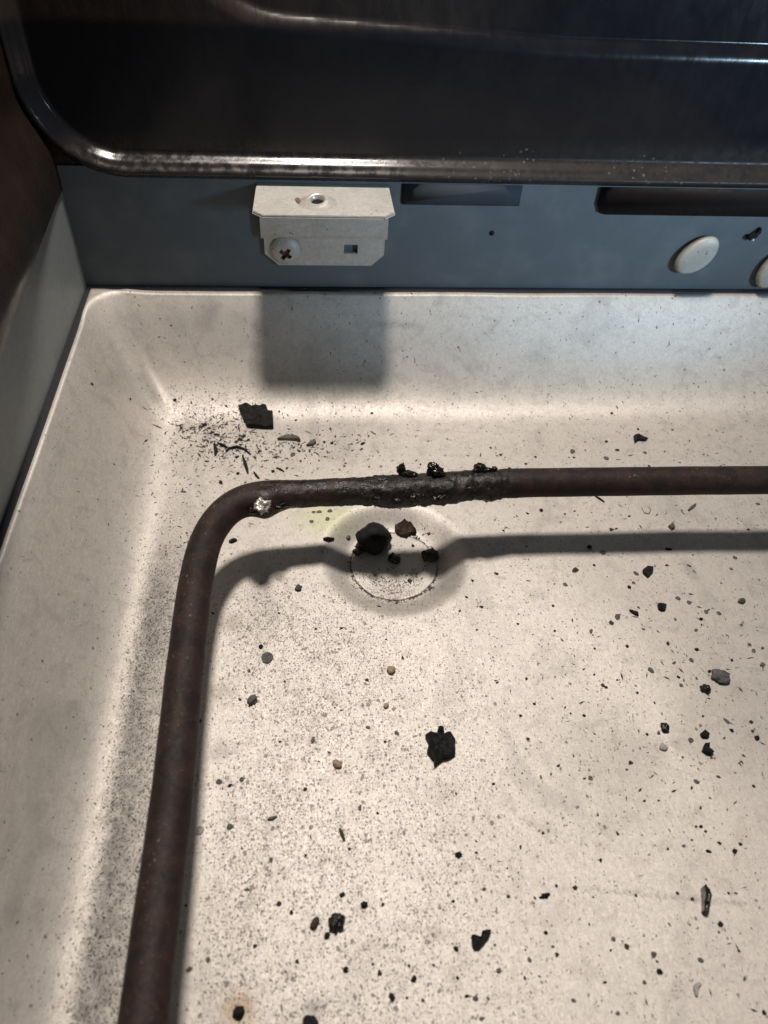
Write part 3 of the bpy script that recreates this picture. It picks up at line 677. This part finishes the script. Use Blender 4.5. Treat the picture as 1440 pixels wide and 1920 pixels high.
lump('crumb', 652, 1008, 9, 7, M_OLIVE, 'olive bead just left of the recess edge', 'crumb', seed=21.1, amp=.2)
lump('crumb', 1021, 1680, 9, 15, M_CHAR, 'black two-lobed crumb at the start of the scuff line', 'crumb', seed=22.1, amp=.6)
lump('crumb', 683, 1697, 11, 11, M_CHAR, 'small black crumb above right of the knobbly front lump', 'crumb', seed=23.1, amp=.3)

def ring_drop(px, py, wpx, mat, label):
    p = on_floor(px, py); d = abs((RM.T @ (p - np.array([0, 0, H])))[2]); R = wpx / 2 * d / F
    bm = bmesh.new(); rows = []
    for r, h in [(1.0, -0.02), (0.96, .22), (.85, .34), (.7, .30), (.55, .16), (.3, .1)]:
        rows.append([bm.verts.new(Vector((R * r * math.cos(a * math.tau / 24) * (1 + .08 * math.sin(a * .8)), R * r * 1.15 * math.sin(a * math.tau / 24), h * R)) * MM) for a in range(24)])
    for q in range(len(rows) - 1):
        for a in range(24): bm.faces.new((rows[q][a], rows[q][(a + 1) % 24], rows[q + 1][(a + 1) % 24], rows[q + 1][a]))
    bm.faces.new(rows[-1])
    o = bm_obj('dried_drop', bm, mat, None, True); o.location = Vector(p) * MM
    tag(o, label, 'dried drop')
ring_drop(501, 1234, 22, M_ASH, 'grey cratered dried drop right of the left tube')
ring_drop(489, 1213, 9, M_CHAR, 'tiny dark ring drop just above the grey cratered drop')
ring_drop(453, 1462, 9, M_ASH, 'tiny open ring drop beside the left tube, right of a black bead')
ring_drop(375, 1557, 15, M_PALE, 'pale blister ring touching the shadow of the left tube')

sliver('char_sliver', [(424, 848), (430, 842), (445, 839), (458, 843), (470, 853)], 0.42, M_CHAR, 'longest black curved sliver in the corner litter', 'char sliver')
sliver('char_sliver', [(455, 855), (459, 868), (463, 880), (465, 889)], 0.42, M_CHAR, 'straight upright black sliver under the curved one', 'char sliver')
sliver('char_sliver', [(402, 833), (405, 845), (404, 855)], 0.5, M_CHAR, 'short black sliver left of the curved one', 'char sliver')
sliver('char_sliver', [(408, 831), (418, 836), (427, 840)], 0.4, M_CHAR, 'short slanting black sliver touching the curved one', 'char sliver')
sliver('char_sliver', [(476, 886), (482, 894), (486, 898)], 0.35, M_CHAR, 'short black splinter above the tube bend', 'char sliver')
sliver('char_sliver', [(518, 878), (526, 881), (533, 885)], 0.3, M_CHAR, 'thin black splinter above the tube, right of the bend', 'char sliver')
sliver('char_sliver', [(606, 1012), (615, 1013), (626, 1012)], 0.55, M_CHAR, 'short dark dash of char on the tube shadow left of the recess', 'char sliver')
sliver('char_sliver', [(1115, 930), (1124, 936), (1133, 942)], 0.3, M_CHAR, 'thin dark splinter just in front of the straight tube', 'char sliver')
sliver('char_sliver', [(1290, 958), (1297, 952), (1304, 946)], 0.4, M_ASH, 'grey twig-like splinter in front of the tube at the right', 'char sliver')
sliver('char_sliver', [(637, 1554), (641, 1564), (646, 1577)], 0.35, M_CHARB, 'brown pointed splinter in the lower middle of the pan', 'char sliver')
sliver('char_sliver', [(502, 1537), (510, 1535), (520, 1531)], 0.35, M_OLIVE, 'olive splinter in the lower left of the pan floor', 'char sliver')
sliver('fibre', [(1203, 952), (1208, 962), (1216, 964), (1220, 957), (1216, 950)], 0.12, M_OLIVE, 'thin hair-like fibre loop in front of the straight tube', 'fibre')
sliver('fibre', [(1312, 1844), (1303, 1852), (1305, 1868)], 0.45, M_PALE, 'faint grey curved fibre near the bottom right corner', 'fibre')

# small crumbs: a few meshes, many objects
protos = {}
for mk, mat in MATS.items():
    lst = []
    for q in range(6):
        bm = bmesh.new(); r = bmesh.ops.create_icosphere(bm, subdivisions=2, radius=1.0)
        sx_, sy_ = random.uniform(.75, 1.25), random.uniform(.7, 1.15)
        for v_ in r['verts']:
            d = v_.co.copy(); k = 1 + 0.45 * noise.noise(d * 1.5 + Vector((q * 5.1, ord(mk), 0))) + random.uniform(-.16, .16)
            v_.co = Vector((d.x * k * sx_, d.y * k * sy_, max(d.z, -.6) * k * 0.5 + 0.3)) * MM
        me = bpy.data.meshes.new('crumb'); bm.to_mesh(me); bm.free(); me.materials.append(mat); lst.append(me)
    protos[mk] = lst
CR = dict(k=('tiny black char crumb scattered on the pan floor', 'black crumbs scattered on the pan'), g=('tiny grey ash crumb scattered on the pan floor', 'grey crumbs scattered on the pan'),
          t=('tiny tan food crumb scattered on the pan floor', 'tan crumbs scattered on the pan'), b=('tiny dark brown crumb scattered on the pan floor', 'brown crumbs scattered on the pan'),
          o=('tiny olive crumb scattered on the pan floor', 'olive crumbs scattered on the pan'), p=('tiny pale ash crumb scattered on the pan floor', 'pale crumbs scattered on the pan'))
def crumb(px, py, s, mk, asp=1.0, rot=None):
    p = on_floor(px, py); d = abs((RM.T @ (p - np.array([0, 0, H])))[2])
    if mk == 'k' and s < 9.5 and random.random() < 0.5: mk = 'b'
    r = 0.72 * s / 2 * d / F
    o = bpy.data.objects.new('small_crumb', random.choice(protos[mk])); C.objects.link(o)
    o.location = Vector(p) * MM; o.scale = (r * asp, r / 0.85, r * random.uniform(.4, .9))
    q = normal_at(p[0], p[1]).to_track_quat('Z', 'Y'); o.rotation_euler = (q @ Matrix.Rotation(rot if rot is not None else random.uniform(0, 6.28), 3, 'Z').to_quaternion()).to_euler()
    tag(o, CR[mk][0], 'crumb', CR[mk][1])
LIST = '''384 797 15 k;376 800 9 k;392 803 9 k;407 815 12 k;398 811 8 k;450 824 11 k;458 818 10 k;466 825 8 k;443 829 8 k;414 905 11 k;344 922 9 g;549 853 11 o;680 832 11 k;622 831 9 k;608 829 8 k;487 846 9 k;444 857 10 k;446 888 11 k;512 884 9 k;538 878 8 k;561 846 8 k;697 775 9 b;340 803 9 k;328 750 8 k;172 720 9 b;244 748 7 k;
588 960 8 o;598 960 11 o;614 973 10 o;618 958 11 g;584 978 8 g;697 1118 7 k;710 1137 9 b;744 1131 8 k;770 1000 8 k;790 1019 9 p;774 1024 8 b;797 1026 7 k;768 1090 10 b;720 1110 8 k;
1073 847 13 g;1137 860 12 g;1137 828 9 k;1157 844 9 k;1147 775 7 k;1157 764 7 k;1196 805 8 k;1261 806 7 b;1209 849 8 g;1076 858 7 k;1004 857 8 k;986 870 9 k;939 853 8 k;920 840 7 k;955 878 7 k;1217 874 8 k;
1015 957 10 k;989 963 8 k;969 968 6 k;1059 964 7 k;1172 972 8 p;1146 993 9 b;1180 968 7 k;944 995 7 k;1403 993 10 b;1421 945 9 g;1079 1069 15 b;1060 1096 10 o;1114 1060 7 k;1193 1076 14 g;1180 1101 10 k;1188 1093 8 o;1253 1030 14 k;1105 1026 12 k;1130 1036 13 g;1378 1046 9 g;1292 1061 9 b;1250 1060 7 b;1371 1067 8 g;931 1076 9 b;886 1089 7 k;875 1120 7 k;
903 1138 9 b;862 1146 7 k;1037 1136 6 k;894 1181 7 b;971 1170 6 k;1040 1183 6 k;1146 1168 13 b;1158 1157 13 g;1108 1184 10 g;1314 1161 11 k;1324 1147 12 g;1271 1122 10 g;1292 1130 9 g;1348 1150 10 o;1390 1172 8 o;1305 1182 9 g;1207 1180 7 g;1266 1162 8 g;1252 1207 12 b;1306 1218 11 k;1176 1212 10 k;1220 1257 13 g;1115 1216 6 k;1372 1238 9 k;1296 1238 12 g;1264 1243 8 g;1330 1259 9 k;1272 1270 9 k;1306 1272 7 g;1277 1285 8 g;1413 1221 12 o;1430 1245 12 t;1430 1215 10 g;1405 1209 8 g;1430 1247 13 o;1130 1285 10 b;1136 1289 8 k;1114 1265 6 k;1157 1275 7 b;1195 1299 9 k;987 1273 9 b;932 1280 7 b;1002 1320 9 k;976 1342 8 k;1095 1342 9 k;1070 1338 6 k;1227 1318 7 k;1318 1343 7 k;1235 1374 9 g;1313 1360 9 t;1295 1388 11 g;1305 1367 8 t;1362 1352 11 g;1372 1370 11 k;1408 1354 10 b;1419 1384 14 k;1358 1384 6 g;1394 1417 9 o;1200 1403 8 t;1213 1377 8 k;990 1386 9 b;1014 1457 8 o;1047 1436 8 k;1033 1452 6 b;1182 1430 9 k;1175 1443 7 o;1107 1459 9 g;1096 1460 7 k;925 1470 10 k;979 1450 5 k;1306 1466 12 g;1297 1477 8 k;1413 1474 8 k;1208 1502 8 k;1235 1501 7 b;1280 1420 6 b;1334 1421 6 g;
688 1275 8 b;755 1234 8 k;724 1199 7 k;678 1420 5 k;592 1179 7 b;640 1178 7 k;523 1150 7 k;534 1278 8 k;467 1258 8 g;450 1312 8 k;525 1391 7 k;431 1473 12 k;411 1466 11 g;572 1480 9 k;587 1388 12 g;722 1391 9 k;617 1411 9 g;744 1375 12 g;690 1364 9 g;640 1332 6 k;628 1327 6 k;855 1488 6 k;622 1500 6 k;
573 1604 8 k;655 1592 9 k;708 1525 8 k;675 1515 12 g;508 1613 12 g;642 1678 13 k;523 1695 11 b;546 1711 10 k;463 1668 9 g;648 1819 14 k;712 1825 11 b;776 1836 14 k;735 1870 16 k;699 1808 8 k;767 1811 9 b;813 1810 9 k;855 1779 12 k;858 1834 8 k;557 1803 9 k;390 1800 11 g;355 1818 13 g;348 1698 8 k;431 1550 12 g;478 1774 8 b;718 1696 8 k;763 1871 7 k;793 1876 8 g;374 1352 11 k;399 1150 8 k;
1126 1613 10 k;1314 1550 9 k;1323 1559 8 k;1349 1581 10 k;1328 1596 13 k;1377 1596 13 k;1388 1583 10 k;1282 1586 8 g;1305 1550 7 k;1297 1575 6 k;1313 1515 8 k;1158 1563 9 b;1252 1592 7 k;1078 1665 12 b;1043 1661 8 b;908 1667 9 g;953 1681 10 b;1003 1684 8 k;1023 1749 10 k;1112 1682 6 k;1270 1675 10 k;1298 1686 8 k;1192 1679 8 b;1351 1733 13 k;1348 1748 7 k;1226 1790 12 g;1236 1822 14 k;1232 1803 8 k;1175 1775 11 b;1150 1761 9 g;1145 1782 7 k;1044 1790 9 k;993 1800 10 g;1037 1775 8 g;935 1820 12 o;984 1834 9 k;1134 1842 9 k;1208 1842 8 g;1313 1800 14 g;1396 1835 10 g;1385 1783 8 k;1366 1675 7 k;1158 1900 11 g;1432 1899 11 k;1075 1876 12 o;875 1868 9 k;891 1872 12 g;915 1872 9 g;903 1910 12 o;1105 1733 6 k;976 1588 9 b;1018 1562 6 b;893 1599 8 k;951 1628 6 k;1380 1675 7 k;850 1690 8 k'''
for item in LIST.replace('\n', '').split(';'):
    a = item.split(); crumb(float(a[0]), float(a[1]), float(a[2]), a[3], random.uniform(.75, 1.3))

# uncountable soot grains, one joined mesh
oct_v = np.array([(1, 0, 0), (0, 1, 0), (-1, 0, 0), (0, -1, 0), (0, 0, 1.0), (0, 0, -.5)]); oct_f = np.array([(0, 1, 4), (1, 2, 4), (2, 3, 4), (3, 0, 4), (1, 0, 5), (2, 1, 5), (3, 2, 5), (0, 3, 5)])
GX, GY, GS = [], [], []
def sprinkle(n, fx, fy, lo, hi):
    for _ in range(n):
        q = on_floor(fx(), fy())
        GX.append(q[0]); GY.append(q[1]); GS.append(lo + (hi - lo) * random.random() ** 3)
G = random.gauss; U = random.uniform
sprinkle(380, lambda: G(400, 42), lambda: G(812, 26), .12, .55)
sprinkle(850, lambda: 380 + abs(G(0, 190)), lambda: G(838, 24), .10, .5)
sprinkle(420, lambda: G(345, 50), lambda: G(880, 90), .1, .35)
sprinkle(160, lambda: U(660, 815), lambda: U(1065, 1108), .14, .5)
sprinkle(90, lambda: G(775, 20), lambda: G(1020, 18), .14, .5)
sprinkle(380, lambda: U(900, 1440), lambda: U(780, 1000), .1, .4)
sprinkle(170, lambda: U(1050, 1440), lambda: U(1080, 1500), .1, .45)
sprinkle(160, lambda: U(860, 1440), lambda: U(1060, 1920), .1, .34)
for _ in range(1300):
    a = random.uniform(3.5, 5.9); q = 12.6 * random.uniform(0.45, 1.0); GX.append(DX + q * math.cos(a)); GY.append(DY + q * math.sin(a)); GS.append(.11 + .30 * random.random() ** 2)
for _ in range(260):
    a = random.uniform(0, 6.283); q = 12.6 + random.gauss(0, .25); GX.append(DX + q * math.cos(a)); GY.append(DY + q * math.sin(a)); GS.append(.10 + .18 * random.random())
for _ in range(900):
    y = random.uniform(-15, 132); x = -46 + abs(random.gauss(0, 7.0)); GX.append(x); GY.append(y); GS.append(.07 + .17 * random.random() ** 2)
for _ in range(650):
    y = random.uniform(-10, 128); x = -25 + abs(random.gauss(0, 32)); GX.append(x); GY.append(y); GS.append(.06 + .20 * random.random() ** 4)
for _ in range(260):
    t = random.uniform(-20, 225); x = random.uniform(-71, -45); GX.append(x); GY.append(t); GS.append(.07 + .15 * random.random() ** 3)
for _ in range(500):
    x = random.uniform(-60, 180); y = random.uniform(200, 228); GX.append(x); GY.append(y); GS.append(.08 + .2 * random.random() ** 3)
GX, GY, GS = map(np.array, (GX, GY, GS)); n = len(GX); GZ = height(GX, GY)
ang = rng.uniform(0, 6.28, n); ax = rng.uniform(.6, 3.2, n); jit = 1 + rng.uniform(-.35, .35, (n, 6, 3))
L = oct_v[None] * jit; lx = L[:, :, 0] * (GS * ax)[:, None]; ly = L[:, :, 1] * (GS / np.sqrt(ax))[:, None]; lz = L[:, :, 2] * (GS * .45)[:, None]
VX = np.stack([GX[:, None] + lx * np.cos(ang)[:, None] - ly * np.sin(ang)[:, None], GY[:, None] + lx * np.sin(ang)[:, None] + ly * np.cos(ang)[:, None], GZ[:, None] + lz + GS[:, None] * .1], 2)
# follow the sheet under each grain
VX[:, :, 2] += height(VX[:, :, 0].ravel(), VX[:, :, 1].ravel()).reshape(n, 6) - GZ[:, None]
FX = (oct_f[None] + 6 * np.arange(n)[:, None, None]).reshape(-1, 3)
so = mesh_obj('soot_grains', VX.reshape(-1, 3), FX, M_SOOT, None, False)
tag(so, 'fine black soot grains strewn all over the pan', 'soot', None, 'stuff')
